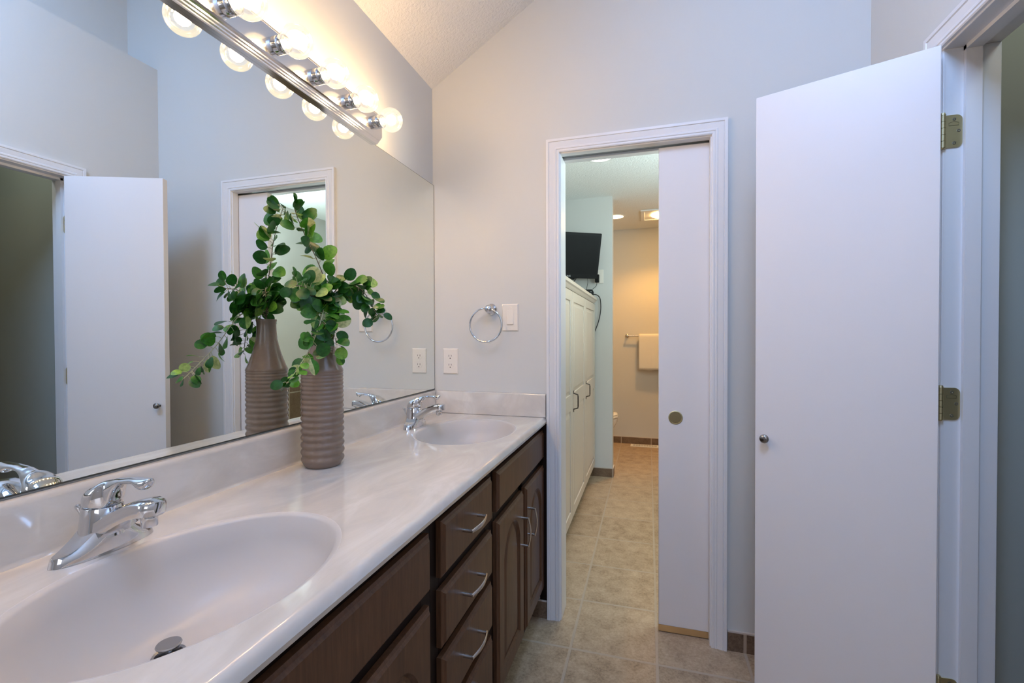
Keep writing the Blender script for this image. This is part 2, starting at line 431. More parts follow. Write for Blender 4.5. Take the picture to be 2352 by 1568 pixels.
# hinged door, open towards the far wall
A = 1.1914; S = .985
CAMP = Vector((.9776, -1.9936, 1.2562))
hp = CAMP+(Vector((1.7522, -.4378, 2.045))-CAMP)*S
dd = thing('door_2', 'white flush closet door standing open in front of the far wall, small nickel knob', 'door', (hp.x-.0068, hp.y-.0067, 0), math.atan2(math.cos(A), -math.sin(A)), kind='structure')
# local x runs from hinge edge to free edge, local -y... camera side is +y
DW = .4542*S; DT = .035; DTOP = hp.z
MB().box(0, DW, -DT, 0, .012, DTOP).build('panel', DOORW, dd, world=False, bevel=.0015)
km = Matrix.Translation((.4237*S, 0, .918)) @ Matrix.Rotation(-PI/2, 4, 'X')
MB().lathe([(.009, -.002), (.009, .001), (.0055, .003), (.0052, .012), (.0085, .0145), (.0125, .018), (.0142, .0215), (.0138, .0245), (.011, .0275), (.006, .029), (.0001, .0295)], 32, km).build('knob', KNOBM, dd, world=False, smooth=50)
# hinges: leaf on the jamb, knuckles at the pin
for hz in (1.766, 1.019, .21):
    o = thing('door_hinge', None, None); o.parent = dd
    h0, h1 = hz, hz+.089
    lx0, lx1 = W+.004, W+.043; r = .014; y = OY1-.0005
    poly = [(lx0, h0), (lx1-r, h0)]+[(lx1-r+r*math.sin(k*PI/12), h0+r-r*math.cos(k*PI/12)) for k in range(1, 7)]+[(lx1-r+r*math.cos(k*PI/12), h1-r+r*math.sin(k*PI/12)) for k in range(0, 7)]+[(lx0, h1)]
    lf = MB().prism(poly, lambda u, v, w: (u, w, v), y, y-.0022).build('hinge', BRASS, dd, bevel=.0004)
    COL.objects.unlink(o); bpy.data.objects.remove(o)
    px_, py_ = W-.002, OY1-.004
    k = MB()
    for i in range(5):
        k.cyl((px_, py_, h0+.089*i/5+.0005), (px_, py_, h0+.089*(i+1)/5-.0005), .0062, seg=16)
    k.cyl((px_, py_, h1), (px_, py_, h1+.006), .0068, .005, seg=16); k.cyl((px_, py_, h0-.003), (px_, py_, h0), .004, .006, seg=16)
    k.build('knuckle', BRASS, lf, smooth=40)
    for (sx, sz) in ((.020, .012), (.030, .045), (.020, .077)):
        g = MB().lathe([(.0042, 0), (.0042, .0006), (.002, .0008), (.0016, -.0004), (.0001, -.0005)], 16, Matrix.Translation((lx0+sx, y-.0021, h0+sz)) @ Matrix.Rotation(PI/2, 4, 'X'), caps=False)
        g.build('screw', DRAINM, lf, smooth=40)
    e = MB(); pts = [(.008, .060), (.030, .060), (.030, .067), (.020, .071), (.008, .067)]
    e.tube([(lx0+u, y-.0023, h0+v) for u, v in pts], .0005, 6, closed=True); e.build('stamped_mark', plain('dark_etch', (.12, .10, .05), .5, .6), lf)

# ------------------------------------------------------------------ mirror
mir = thing('wall_mirror', 'large frameless mirror on the left wall above the vanity backsplash', 'mirror', (.003, -.93, 1.0025))
MB().box(.001, .0055, -1.86, -.0015, 1.0025, 1.966).build('edge', MIRROREDGE, mir)
MB().box(.0055, .006, -1.857, -.0045, 1.0058, 1.9642).build('glass', MIRROR, mir)

# ------------------------------------------------------------------ vanity
CT = .895                                   # counter top height
FX = .516                                   # face frame plane
DX = .537                                   # door front plane
# front panel with bevelled edge on a plane x, raised outward
def front(name, y0, y1, z0, z1, parent, arch=False):
    mb = MB(); e = .011
    def rect(y0, y1, z0, z1, x): return [(x, y0, z0), (x, y1, z0), (x, y1, z1), (x, y0, z1)]
    if not arch:
        rows = [rect(y0, y1, z0, z1, FX+.001), rect(y0, y1, z0, z1, DX-.008), rect(y0+.003, y1-.003, z0+.003, z1-.003, DX-.006), rect(y0+.006, y1-.006, z0+.006, z1-.006, DX-.005), rect(y0+e, y1-e, z0+e, z1-e, DX), ]
        vr = mb.grid(rows, close_v=True); mb.cap(vr[0]); mb.cap(vr[-1])
        return mb.build(name, ESP, parent, smooth=20)
    # cathedral door: frame with arched opening and raised panel
    st = .056
    iy0, iy1, iz0 = y0+st, y1-st, z0+st
    zs, zt = z1-st-.085, z1-st                # spring line and crown of the arch
    n = 20
    def inner(off, x):
        a, b_, c0 = iy0+off, iy1-off, iz0+off
        pts = [(x, a, c0), (x, b_, c0)]
        yc = (a+b_)/2; hw = (b_-a)/2
        for k in range(n+1):
            t = k/n; yy = b_+(a-b_)*t; q = (yy-yc)/hw
            zz = zs-off+(zt-zs)*max(0, 1-abs(q)**2.3)**.75
            pts.append((x, yy, zz))
        return pts
    m_ = n+3
    # outer outline resampled to the same count
    def outer(e, x):
        a, b_, c0, d = y0+e, y1-e, z0+e, z1-e
        pts = [(x, a, c0), (x, b_, c0), (x, b_, zs)]
        for k in range(1, n): pts.append((x, b_+(a-b_)*k/n, d))
        pts += [(x, a, zs)]
        pts[3] = (x, b_, d); pts[3+n-2] = (x, a, d)
        return pts
    rows = [outer(0, FX+.001), outer(0, DX-.008), outer(.003, DX-.006), outer(.006, DX-.005), outer(e, DX), inner(0, DX), inner(.006, DX-.009), inner(.012, DX-.010), inner(.030, DX-.003), inner(.034, DX-.0025)]
    assert len(outer(0, 0)) == len(inner(0, 0))
    vr = mb.grid(rows, close_v=True); mb.cap(vr[0]); mb.cap(vr[-1])
    return mb.build(name, ESP, parent, smooth=20)
def pull(parent, c, vertical):
    # bow pull, feet 96 mm apart
    cx_, cy_, cz_ = c; L = .050; mb = MB()
    def P(t, out): return (cx_+out, cy_, cz_+t) if vertical else (cx_+out, cy_+t, cz_)
    for s_ in (-1, 1): mb.cyl(P(s_*L, -.003), P(s_*L, .024), .0048, seg=12)
    pts = [P(-L-.004+(2*L+.008)*k/14, .024+.0085*math.sin(PI*k/14)) for k in range(15)]
    rows = []
    for k, p in enumerate(pts):
        p = Vector(p); wd_ = .0042+.0022*math.sin(PI*k/14); th = .0028
        ax = Vector((0, 1, 0)) if vertical else Vector((0, 0, 1))
        rows.append([p+ax*(wd_*math.cos(2*PI*j/10))+Vector((1, 0, 0))*(th*math.sin(2*PI*j/10)) for j in range(10)])
    vr = mb.grid(rows, close_v=True); mb.cap(list(reversed(vr[0]))); mb.cap(vr[-1])
    return mb.build('handle', NICKEL, parent, smooth=45)
def cabinet(name, label, y0, y1, group=None):
    return thing(name, label, 'cabinet', (.26, (y0+y1)/2, 0), group=group)
def body(parent, y0, y1, openings):
    mb = MB()
    # carcass panels, open top (the bowl hangs inside)
    mb.box(.004, FX-.018, y0, y0+.014, .10, CT-.030); mb.box(.004, FX-.018, y1-.014, y1, .10, CT-.030)
    mb.box(.004, FX-.018, y0+.014, y1-.014, .10, .115); mb.box(.004, .012, y0+.014, y1-.014, .115, CT-.03)
    mb.build('carcass', ESPDARK, parent)
    mb = MB().box(.40, .432, y0, y1, 0, .10); mb.build('toe_kick', ESPDARK, parent)
    mb = MB(); x0, x1 = FX-.018, FX
    for b_ in openings: mb.box(x0, x1, *b_)
    mb.build('face_frame', ESPDARK, parent, bevel=.001)
z0, z1 = .10, CT-.030
def sink_cab(label, ya, yb, doors, ff):
    c = cabinet('sink_cabinet', label, ya, yb)
    if yb > -.1: MB().box(FX, .549, -.0050, -.0015, .0, CT-.030).build('scribe_strip', ESPDARK, c)
    ops = [(ya, doors[0][0]+.012, z0, z1), (doors[1][1]-.012, yb, z0, z1), (doors[0][1]-.010, doors[1][0]+.010, z0, .71)]
    ya_, yb_ = doors[0][0]+.012, doors[1][1]-.012
    ops += [(ya_, yb_, z0, .150), (ya_, yb_, .672, .722), (ya_, yb_, .828, z1)]
    body(c, ya, yb, ops)
    front('false_front', ff[0], ff[1], .712, .836, c)
    for i, (a, b_) in enumerate(doors):
        d = front('door', a, b_, .138, .681, c, True)
        pull(d, (DX, b_-.032 if i == 0 else a+.032, .543), True)
    return c
sink_cab('dark brown sink cabinet beside the pocket door casing, with two arched doors', -.683, -.0015, [(-.655, -.352), (-.318, -.006)], (-.655, -.006))
sink_cab('dark brown sink cabinet nearest the camera, under the large foreground basin', -1.80, -1.080, [(-1.765, -1.458), (-1.418, -1.109)], (-1.765, -1.109))
dc = cabinet('drawer_cabinet', 'dark brown cabinet between the two sinks with a stack of four drawers', -1.080, -.683)
body(dc, -1.080, -.683, [(-1.080, -1.036, z0, z1), (-.724, -.683, z0, z1), (-1.036, -.724, z0, .115), (-1.036, -.724, .828, z1), (-1.036, -.724, .668, .716), (-1.036, -.724, .510, .56), (-1.036, -.724, .36, .40), (-1.036, -.724, .232, .262)])
for za, zb in ((.709, .838), (.549, .680), (.392, .526), (.138, .366)):
    d = front('drawer', -1.050, -.708, za, zb, dc)
    pull(d, (DX, -.887, (za+zb)/2+(.0 if za > .2 else .06)), False)

# ------------------------------------------------------------------ vanity top with two integral bowls
vt = thing('vanity_counter', 'long white cultured marble counter with two integral oval bowls and splashes', 'countertop', (.27, -.91, CT-.03))
SINKS = (-1.455, -.360); SXC, SA, SB, RIM = .312, .176, .234, .010
XF = .5485; Y0, Y1 = -1.86, -.001
mb = MB()
def bridge(yc, ya, yb):
    xa, xb = .001, XF-.034; ang = set()
    n = 72
    angs = [2*PI*k/n for k in range(n)]
    corners = [math.atan2(y-yc, x-SXC) % (2*PI) for x in (xa, xb) for y in (ya, yb)]
    for c in corners:
        i = min(range(n), key=lambda k: abs(((angs[k]-c+PI) % (2*PI))-PI)); angs[i] = c
    angs.sort()
    def outr(a):
        c, s_ = math.cos(a), math.sin(a); t = 1e9
        if c > 1e-9: t = min(t, (xb-SXC)/c)
        if c < -1e-9: t = min(t, (xa-SXC)/c)
        if s_ > 1e-9: t = min(t, (yb-yc)/s_)
        if s_ < -1e-9: t = min(t, (ya-yc)/s_)
        return (SXC+c*t, yc+s_*t, CT)
    def ell(a, g, z=CT):
        # ellipse point in direction a
        A_, B_ = SA+g, SB+g; c, s_ = math.cos(a), math.sin(a); t = 1/math.sqrt((c/A_)**2+(s_/B_)**2)
        return Vector((SXC+c*t, yc+s_*t, z))
    mb.grid([[outr(a) for a in angs], [ell(a, RIM) for a in angs]], close_v=True)
    ysb.extend(outr(a)[1] for a in angs if abs(outr(a)[0]-xb) < 1e-6)
    return angs, ell
bowls = []; ysb = []
ym = (SINKS[0]+SINKS[1])/2
bowls.append((SINKS[0], *bridge(SINKS[0], Y0, ym-.2))); bowls.append((SINKS[1], *bridge(SINKS[1], ym+.2, Y1)))
mb.grid([[(.001, ym-.2, CT), (XF-.034, ym-.2, CT)], [(.001, ym+.2, CT), (XF-.034, ym+.2, CT)]])
# front edge, back, underside
prof = [(XF-.034, CT), (XF-.024, CT)]+[(XF-.020*(1-k/18), CT-.018*(k/18)**3.2) for k in range(0, 19)]+[ (XF-.003, CT-.028), (XF-.03, CT-.028)]
ysb = sorted(ysb)
mb.grid([[(x, y, z) for x, z in prof] for y in ysb])
mb.grid([[(.001, Y0, CT), (XF-.034, Y0, CT)], [(.001, Y0, CT-.028), (XF-.034, Y0, CT-.028)]])
bmesh.ops.remove_doubles(mb.b, verts=mb.b.verts, dist=1e-5)
bmesh.ops.recalc_face_normals(mb.b, faces=mb.b.faces); mb.b.normal_update()
for f_ in mb.b.faces:
    c_ = f_.calc_center_median()
    if (c_.z > CT-.0241 and f_.normal.z < -.02) or (c_.x > XF-.001 and f_.normal.x < 0) or (c_.z < CT-.027 and f_.normal.z > .5): f_.normal_flip()
mb.build('slab', MARBLE, vt, smooth=35, recalc=False)
DZ = .142; DRX = .250
for yc, angs, ell in bowls:
    mb = MB(); rows = []
    rows.append([ell(a, RIM) for a in angs]); rows.append([ell(a, RIM*.85) for a in angs]); rows.append([ell(a, RIM*.6, CT-.0005) for a in angs]); rows.append([ell(a, RIM*.25, CT-.0022) for a in angs]); rows.append([ell(a, -.002, CT-.006) for a in angs])
    nst = 22
    for k in range(1, nst+1):
        t = k/nst
        kk = 1-t*.885                                  # scale of the ring
        z = CT-.006-(DZ-.006)*(1-kk**3.0)**.62
        cx_ = SXC+(DRX-SXC)*(t**1.2)
        ring = []
        for a in angs:
            p = ell(a, -.002); dx, dy = p.x-SXC, p.y-yc
            rr = Vector((dx, dy)); L_ = rr.length
            mn = .023/max(L_*kk, 1e-6)
            bl = max(0, (t-.75)/.25)
            q = rr*kk*(1-bl)+rr.normalized()*.0225*bl
            ring.append(Vector((cx_+q.x, yc+q.y, z)))
        rows.append(ring)
    vr = mb.grid(rows, close_v=True)
    zb = rows[-1][0].z
    bw = mb.build('basin', BOWL, vt, smooth=60, recalc=False)
    # drain: flange, dark throat, raised stopper
    D = Matrix.Translation((DRX, yc, zb))
    fl = MB().lathe([(.0235, .0006), (.0225, .0018), (.019, .0005), (.0175, -.004), (.0172, -.022), (.0001, -.022)], 32, D, caps=False).build('drain_flange', DRAINM, bw, smooth=50)
    MB().lathe([(.0055, -.02), (.0055, .012), (.012, .0125), (.0165, .0140), (.0178, .0165), (.0168, .0185), (.013, .0188), (.0001, .0184)], 32, D, caps=False).build('stopper', DRAINM, bw, smooth=50)
# splashes
def splash(name, pts, fn, a, b_): MB().prism(pts, fn, a, b_).build(name, MARBLE, vt, smooth=30)
pr = [(.001, CT-.001), (.026, CT-.001), (.0225, CT+.003), (.0205, CT+.008), (.0190, CT+.092), (.0175, CT+.099), (.014, CT+.103), (.009, CT+.104), (.001, CT+.104)]
splash('backsplash', pr, lambda u, v, w: (u, w, v), Y0, Y1)
pr2 = [(.0015, CT+.0012), (.0195, CT+.0012), (.0195, CT+.096), (.017, CT+.101), (.012, CT+.103), (.0015, CT+.103)]
splash('side_splash', pr2, lambda u, v, w: (w, -u, v), .0215, .545)

# ------------------------------------------------------------------ faucets
def faucet(y, label):
    f = thing('faucet', label, 'faucet', (.086, y, CT), group='chrome single lever faucets on the vanity')
    # deck plate: long wings rising into the middle, local y along the counter
    mb = MB(); rows = []; n = 33
    for i in range(n):
        u = -1+2*i/(n-1); yy = .0785*u
        hw = .0275*max(.0, 1-abs(u)**3.2)**.5*(.80+.20*(1-u*u))+.0006
        h = .0125+.038*math.exp(-(yy/.040)**2)+.004*(1-u*u)
        sc_ = .72+.12*math.exp(-(yy/.03)**2)
        r_ = [(-hw, 0), (-hw*.985, h*.35), (-hw*.93, h*.72), (-hw*sc_, h), (-hw*.35, h*1.01-.001), (0, h*1.01-.0015), (hw*.35, h*1.01-.001), (hw*sc_, h), (hw*.93, h*.72), (hw*.985, h*.35), (hw, 0)]
        rows.append([(x, yy*(1-.05*(z/max(h, 1e-6))), z+.0003) for x, z in r_])
    vr = mb.grid(rows); mb.cap([v for v in vr[0]]); mb.cap([v for v in reversed(vr[-1])])
    mb.build('deck_plate', CHROME, f, world=False, smooth=38)
    # spout
    mb = MB(); rows = []; m = 28
    for i in range(m):
        t = i/(m-1); x = -.003+.130*t
        zt = .050+.046*math.sin(min(1, t*1.12)*PI/2)**1.15-.003*max(0, t-.85)/.15
        zb_ = .004+.066*math.sin(min(1, t*1.02)*PI/2)**.95
        hw = .0265-.0065*t+.0015*math.sin(PI*t)
        if t > .88: hw *= math.sqrt(max(.02, 1-.80*((t-.88)/.12)**2))
        zt = max(zt, zb_+.016); zm = (zt+zb_)/2
        rows.append([(x, -hw*.96, zb_+.002), (x, -hw*1.02, zm), (x, -hw*.95, zt-.005), (x, -hw*.70, zt-.0010), (x, 0, zt), (x, hw*.70, zt-.0010), (x, hw*.95, zt-.005), (x, hw*1.02, zm), (x, hw*.96, zb_+.002), (x, hw*.6, zb_), (x, -hw*.6, zb_)])
    vr = mb.grid(rows, close_v=True); mb.cap(list(reversed(vr[0]))); mb.cap(vr[-1])
    mb.build('spout', CHROME, f, world=False, smooth=40)
    MB().lathe([(.0105, .050), (.0120, .052), (.0120, .066), (.0110, .076)], 24, Matrix.Translation((.1085, 0, 0)) @ Matrix.Rotation(-.06, 4, 'Y')).build('aerator', CHROME, f, world=False, smooth=40)
    # body cone
    MB().lathe([(.0340, .026), (.0318, .040), (.0298, .056), (.0285, .0735), (.0278, .0750)], 40, Matrix.Translation((-.004, 0, 0))).build('body', CHROME, f, world=False, smooth=50)
    # lever handle: one smooth form, domed over the body and running out into a flat paddle
    mb = MB(); rows = []; n = 34
    def lerp(tab, t):
        for (t0, v0), (t1, v1) in zip(tab, tab[1:]):
            if t <= t1:
                q = (t-t0)/(t1-t0); q = q*q*(3-2*q); return v0+(v1-v0)*q
        return tab[-1][1]
    TOP = [(0, .0800), (.06, .0960), (.16, .1090), (.32, .1190), (.50, .1240), (.75, .1275), (1, .1290)]
    BOT = [(0, .0728), (.10, .0728), (.35, .0728), (.42, .0830), (.50, .1060), (.58, .1160), (.78, .1180), (.88, .1095), (.95, .1100), (1, .1240)]
    PAD = [(0, .012), (.30, .0165), (.42, .0140), (.54, .0110), (.70, .0095), (.86, .0120), (.95, .0105), (1, .0035)]
    for i in range(n):
        t = (i/(n-1))**1.15; x = -.0320+.143*t
        zt, zb_ = lerp(TOP, t), lerp(BOT, t); zm = zb_+(zt-zb_)*.45
        hw = math.sqrt(max(3e-6, .0279**2-(x+.004)**2))
        if t > .2: hw = max(hw, lerp(PAD, t))
        ring = []
        for k in range(20):
            a = 2*PI*k/20; cx, sy = math.cos(a), math.sin(a)
            pw = .8 if (sy >= 0 or t > .44) else .2
            ex = abs(cx)**pw*(1 if cx >= 0 else -1); ez = abs(sy)**.8*(1 if sy >= 0 else -1)
            ring.append((x, hw*ex, zm+(zt-zm if ez > 0 else zm-zb_)*ez))
        rows.append(ring)
    vr = mb.grid(rows, close_v=True); mb.cap(list(reversed(vr[0]))); mb.cap(vr[-1])
    lv = mb.build('lever', CHROME, f, world=False, smooth=60)
    sm = lv.modifiers.new('subd', 'SUBSURF'); sm.levels = sm.render_levels = 1
    MB().lathe([(.0022, .03), (.0022, .066), (.0030, .068), (.0052, .074), (.0056, .0785), (.003, .0805), (.0001, .081)], 16, Matrix.Translation((-.016, -.012, 0)) @ Matrix.Rotation(-.36, 4, 'Y')).build('lift_rod', CHROME, f, world=False, smooth=50)
    return f
f1 = faucet(-1.440, 'chrome single lever faucet at the basin nearest the camera')
f2 = copy_tree(f1); f2.location = (.086, -.345, CT); f2['label'] = 'chrome single lever faucet at the far basin by the side splash'

# ------------------------------------------------------------------ vase and greenery
VX, VY = .102, -.908
vz = thing('ribbed_vase', 'tall taupe ceramic bottle vase with horizontal ribs, standing by the backsplash between the sinks', 'vase', (VX, VY, CT))
prof = [(.0001, 0), (.044, 0), (.048, .003)]
nr = 17; z = .010; zs_ = .010; total = .262
sp = [1.0-.62*(k/(nr-1)) for k in range(nr)]; s_ = sum(sp)
for k in range(nr):
    h = (total-zs_)*sp[k]/s_; am = .0023*(1-.72*k/(nr-1)); r = .0555-.0005*k/nr
    if k == 0: r = .0545
    for j in range(6):
        t = j/6
        prof.append((r-am+2*am*math.sin(PI*t)**1.3 if True else r, z+h*t))
    z += h
prof += [(.0555, .262), (.0560, .265), (.0545, .2695), (.0505, .278), (.0455, .292), (.0405, .306), (.0360, .321), (.0320, .337), (.0288, .352), (.0268, .372), (.0258, .392), (.0262, .402), (.0278, .408), (.0270, .411), (.0240, .410), (.0225, .400), (.0225, .34), (.0001, .335)]
MB().lathe(prof, 64, Matrix.Translation((0, 0, 0)), caps=False).build('body', VASE, vz, world=False, smooth=70)

pl = thing('trailing_plant', 'variegated round-leaved greenery trailing out of the ribbed taupe vase', 'plant', (VX, VY, CT+.41))
m0 = (VX, VY, CT+.37); m1 = (VX, VY, CT+.415)
def leaf(b, layer, p, d, nrm, L, wd_, var):
    d = d.normalized(); s_ = nrm.cross(d)
    if s_.length < 1e-4: s_ = d.orthogonal()
    s_.normalize(); nn = d.cross(s_).normalized()
    prof_ = [(0, .03, 0), (.07, .24, .015), (.18, .40, .03), (.34, .49, .05), (.52, .51, .05), (.70, .46, .03), (.86, .34, -.01), (.96, .18, -.04), (1, .03, -.055)]
    mid = []; lf_ = []; rt = []
    for t, w_, hgt in prof_:
        c = p+d*(L*t)+nn*(L*hgt)
        mid.append(b.verts.new(c)); 
        lf_.append(b.verts.new(c+s_*(wd_*w_)+nn*(.10*wd_*w_))); rt.append(b.verts.new(c-s_*(wd_*w_)+nn*(.10*wd_*w_)))
    two = rnd.random() < .22
    for i in range(len(prof_)-1):
        for side, q in ((0, lf_), (1, rt)):
            vv = (mid[i], mid[i+1], q[i+1], q[i]) if side else (mid[i+1], mid[i], q[i], q[i+1])
            f_ = b.faces.new(vv)
            for lp in f_.loops: lp[layer] = (min(1, var+(.35 if two and side else 0)),)*3+(1,)
def branch(pts, leaves, size=(.026, .038), spread=.016, stemr=.0016, tipmat=False, seed=0, start=.12):
    global rnd
    rnd = random.Random(seed)
    path = spline(pts, 10); n = len(path)
    st = MB().tube(path, stemr, 6, radii=[stemr*(1.2-.75*i/(n-1)) for i in range(n)])
    stem = st.build('branch', STAIN if not tipmat else STEMG, pl, smooth=60)
    mb = MB(); layer = mb.b.loops.layers.color.new('leafvar') if hasattr(mb.b.loops.layers, 'color') else mb.b.loops.layers.float_color.new('leafvar')
    tw = MB()
    for k in range(leaves):
        t = start+(1-start)*(k+rnd.random()*.6)/leaves; i = min(n-2, int(t*(n-1))); p = path[i].lerp(path[i+1], t*(n-1)-i)
        tan = (path[i+1]-path[i]).normalized()
        a = rnd.random()*2*PI if k % 2 == 0 else a+PI+rnd.uniform(-.5, .5)
        o1 = tan.orthogonal().normalized(); o2 = tan.cross(o1)
        out = (o1*math.cos(a)+o2*math.sin(a)+tan*.35+Vector((.12, -.14, .12))).normalized()
        q = p+out*spread*rnd.uniform(.5, 1.3)
        L = rnd.uniform(*size)*(1.3 if t < .8 else 1.0)
        d = (out+Vector((rnd.uniform(-.5, .5), rnd.uniform(-.5, .5), rnd.uniform(-.7, .3)))).normalized()
        nrm = (Vector((.55, -.75, .45))+Vector((rnd.uniform(-.7, .7), rnd.uniform(-.7, .7), rnd.uniform(-.5, .7)))).normalized()
        e = q+d*L
        if q.x < .018 or e.x < .016: 
            q.x = max(q.x, .022); d.x = abs(d.x)*.6+.05; nrm = Vector((1, -.2, .1))
        tw.tube([p, p.lerp(q, .5)+Vector((0, 0, .002)), q], .0007, 5)
        r_ = rnd.random()
        var = r_*.5 if r_ < .62 else (.5+.35*(r_-.62)/.26 if r_ < .88 else .85+rnd.random()*.15)
        leaf(mb.b, layer, q, d, nrm, L, L*rnd.uniform(.72, .95), var)
    mb.build('leaves', LEAF, stem, smooth=180, recalc=False)
    tw.build('petioles', STEMG, stem)
def v(dx, dy, dz): return (VX+dx, VY+dy, CT+.415+dz)
branch([m0, v(0, 0, 0), v(.004, .010, .09), v(-.016, .002, .16), v(-.042, -.012, .225), v(-.068, -.016, .285), v(-.078, -.012, .315)], 40, (.026, .038), .015, seed=3, start=.2)
branch([m0, v(0, 0, 0), v(.010, .02, .05), v(.034, .045, .092), v(.072, .072, .085), v(.100, .085, .045), v(.118, .095, .0)], 50, (.024, .036), .016, seed=5, start=.25)
branch([m0, v(0, 0, 0), v(.012, -.03, .045), v(.018, -.075, .072), v(.018, -.120, .075)], 34, (.026, .036), .018, seed=8, start=.3)
branch([m0, v(0, 0, 0), v(.020, -.02, .03), v(.046, -.055, .0), v(.058, -.11, -.075), v(.064, -.165, -.130), v(.066, -.205, -.165)], 44, (.022, .033), .014, seed=11, tipmat=True, start=.25)
branch([m0, v(0, 0, 0), v(.018, -.012, .018), v(.044, -.018, -.015), v(.055, -.022, -.065), v(.055, -.028, -.105)], 28, (.026, .036), .015, seed=14, start=.3)
branch([m0, v(0, 0, 0), v(.012, .008, .04), v(.022, .014, .085)], 26, (.028, .040), .022, seed=17, start=.35)
branch([m0, v(0, 0, 0), v(-.012, -.012, .035), v(-.030, -.03, .06), v(-.050, -.055, .075)], 26, (.026, .036), .017, seed=21, start=.35)

# ------------------------------------------------------------------ light bar and bulbs
BZ = 2.020; BY0, BY1 = -1.70, -.495
lb = thing('vanity_light_bar', 'long polished chrome light bar on the left wall above the mirror', 'wall lamp', (.01, -1.1, BZ))
half = [(.0, .0575), (.0125, .0575), (.0150, .0555), (.0155, .0525), (.0195, .0505), (.0200, .0470), (.0245, .0450), (.0250, .0415), (.0300, .0390), (.0330, .0350)]
pf = [(x+.0062, BZ+z) for x, z in half]+[(x+.0062, BZ-z) for x, z in reversed(half)]
mb = MB(); vr = mb.grid([[(x, y, z) for x, z in pf] for y in (BY0, BY1)], close_v=True)
# stepped end caps follow the profile
def endcap(y, s_):
    rings = [[(x, y+s_*0, z) for x, z in pf]]
    for q in (.006, .012):
        rings.append([(min(x, .0392-q*.5), y+s_*q*.35, BZ+(z-BZ)*(1-q*6)) for x, z in pf])
    g = mb.grid(rings, close_v=True); mb.cap(g[-1])
endcap(BY0, -1); endcap(BY1, 1)
bmesh.ops.remove_doubles(mb.b, verts=mb.b.verts, dist=1e-6)
mb.build('back_plate', plain('satin_chrome', (.82, .81, .80), .13, 1), lb, smooth=22)
BX = .104; ys = [-.540-.1520*k for k in range(8)]
RX = Matrix.Rotation(PI/2, 4, 'Y')
def bulb_thing(y, label):
    b = thing('light_bulb', label, 'light bulb', (.0392, y, BZ), group='globe bulbs in the vanity light bar')
    R = .0405; c = BX-.0392; pr_ = [(.0125, .028), (.0128, .033), (.0140, .036)]
    a0 = math.asin(.0150/R)
    for k in range(19):
        a = PI-a0-(PI-a0)*k/18
        pr_.append((max(.0001, R*math.sin(a)), c+R*math.cos(a)))
    MB().lathe(pr_, 32, RX, caps=False).build('glass_globe', GLASS, b, world=False, smooth=80)
    MB().lathe([(.0001, .006), (.012, .008), (.0128, .012), (.0128, .0275), (.0001, .0285)], 20, RX, caps=False).build('screw_base', BRASS, b, world=False, smooth=50)
    MB().lathe([(.0055, .0286), (.0050, .040), (.0022, .050)], 12, RX).build('stem', PORC, b, world=False, smooth=50)
    MB().sphere((c+.001, 0, 0), .018, 2).build('filament', FILAMENT, b, world=False, smooth=180)
    return b
ORD = ['first', 'second', 'third', 'fourth', 'fifth', 'sixth', 'seventh', 'eighth']
for k, y in enumerate(ys):
    mm = Matrix.Translation((.0385, y, BZ)) @ RX
    sk = MB().lathe([(.0225, 0), (.0228, .0015), (.0222, .003), (.0222, .0145), (.0218, .0152), (.0222, .0159), (.0222, .0305), (.0212, .0325), (.0190, .0330), (.0185, .030), (.0185, .004), (.0001, .004)], 36, mm, caps=False).build('socket', CHROME, lb, smooth=45)
    lab = 'glowing clear globe bulb, %s along the chrome bar counted from the far wall' % ORD[k]
    if k == 0: b0 = bulb_thing(y, lab)
    else:
        b = copy_tree(b0); b.location = (.0392, y, BZ); b['label'] = lab

# ------------------------------------------------------------------ wall fittings on the far wall
def wplate(t, x0, x1, z0, z1, d=.0055):
    mb = MB(); e = .004
    rows = [[(x0, -.0003, z0), (x1, -.0003, z0), (x1, -.0003, z1), (x0, -.0003, z1)], [(x0, -.0022, z0), (x1, -.0022, z0), (x1, -.0022, z1), (x0, -.0022, z1)],
            [(x0+e, -d, z0+e), (x1-e, -d, z0+e), (x1-e, -d, z1-e), (x0+e, -d, z1-e)]]
    vr = mb.grid(rows, close_v=True); mb.cap(vr[-1]); mb.cap(vr[0])
    return mb.build('plate', PLATE, t, smooth=30)
FY = Matrix.Rotation(PI/2, 4, 'X')
def screw(t, x, z, y=-.0055): MB().lathe([(.0032, 0), (.003, .0008), (.0001, .001)], 14, Matrix.Translation((x, y, z)) @ FY, caps=False).build('screw', PLATE, t, smooth=50)
ot = thing('duplex_outlet', 'ivory duplex outlet low on the far wall beside the mirror edge', 'outlet', (.087, 0, 1.136))
wplate(ot, .050, .125, 1.077, 1.196); screw(ot, .0875, 1.1365)
for cz_ in (1.158, 1.116):
    poly = []
    for k in range(32):
        a = 2*PI*k/32; poly.append((.0875+.0165*math.cos(a), cz_+max(-.0135, min(.0135, .0165*math.sin(a)))))
    rc = MB().prism(poly, lambda u, v_, w: (u, w, v_), -.0054, -.0066).build('receptacle', PLATE, ot, bevel=.0005)
    s_ = MB().box(.0875-.0072, .0875-.0052, -.0069, -.0066, cz_-.0005, cz_+.0085).box(.0875+.0052, .0875+.0070, -.0069, -.0066, cz_+.0005, cz_+.008)
    s_.lathe([(.0026, 0), (.0001, .0003)], 14, Matrix.Translation((.0875, -.0066, cz_-.0075)) @ FY, caps=False)
    s_.build('slots', DARKSLOT, rc)
sw = thing('light_switch', 'ivory rocker light switch on the far wall between the towel ring and the door casing', 'light switch', (.381, 0, 1.337))
wplate(sw, .343, .419, 1.276, 1.398)
MB().box(.3815-.0168, .3815+.0168, -.0060, -.0050, 1.337-.0335, 1.337+.0335).build('insert', PLATE, sw, bevel=.0006)
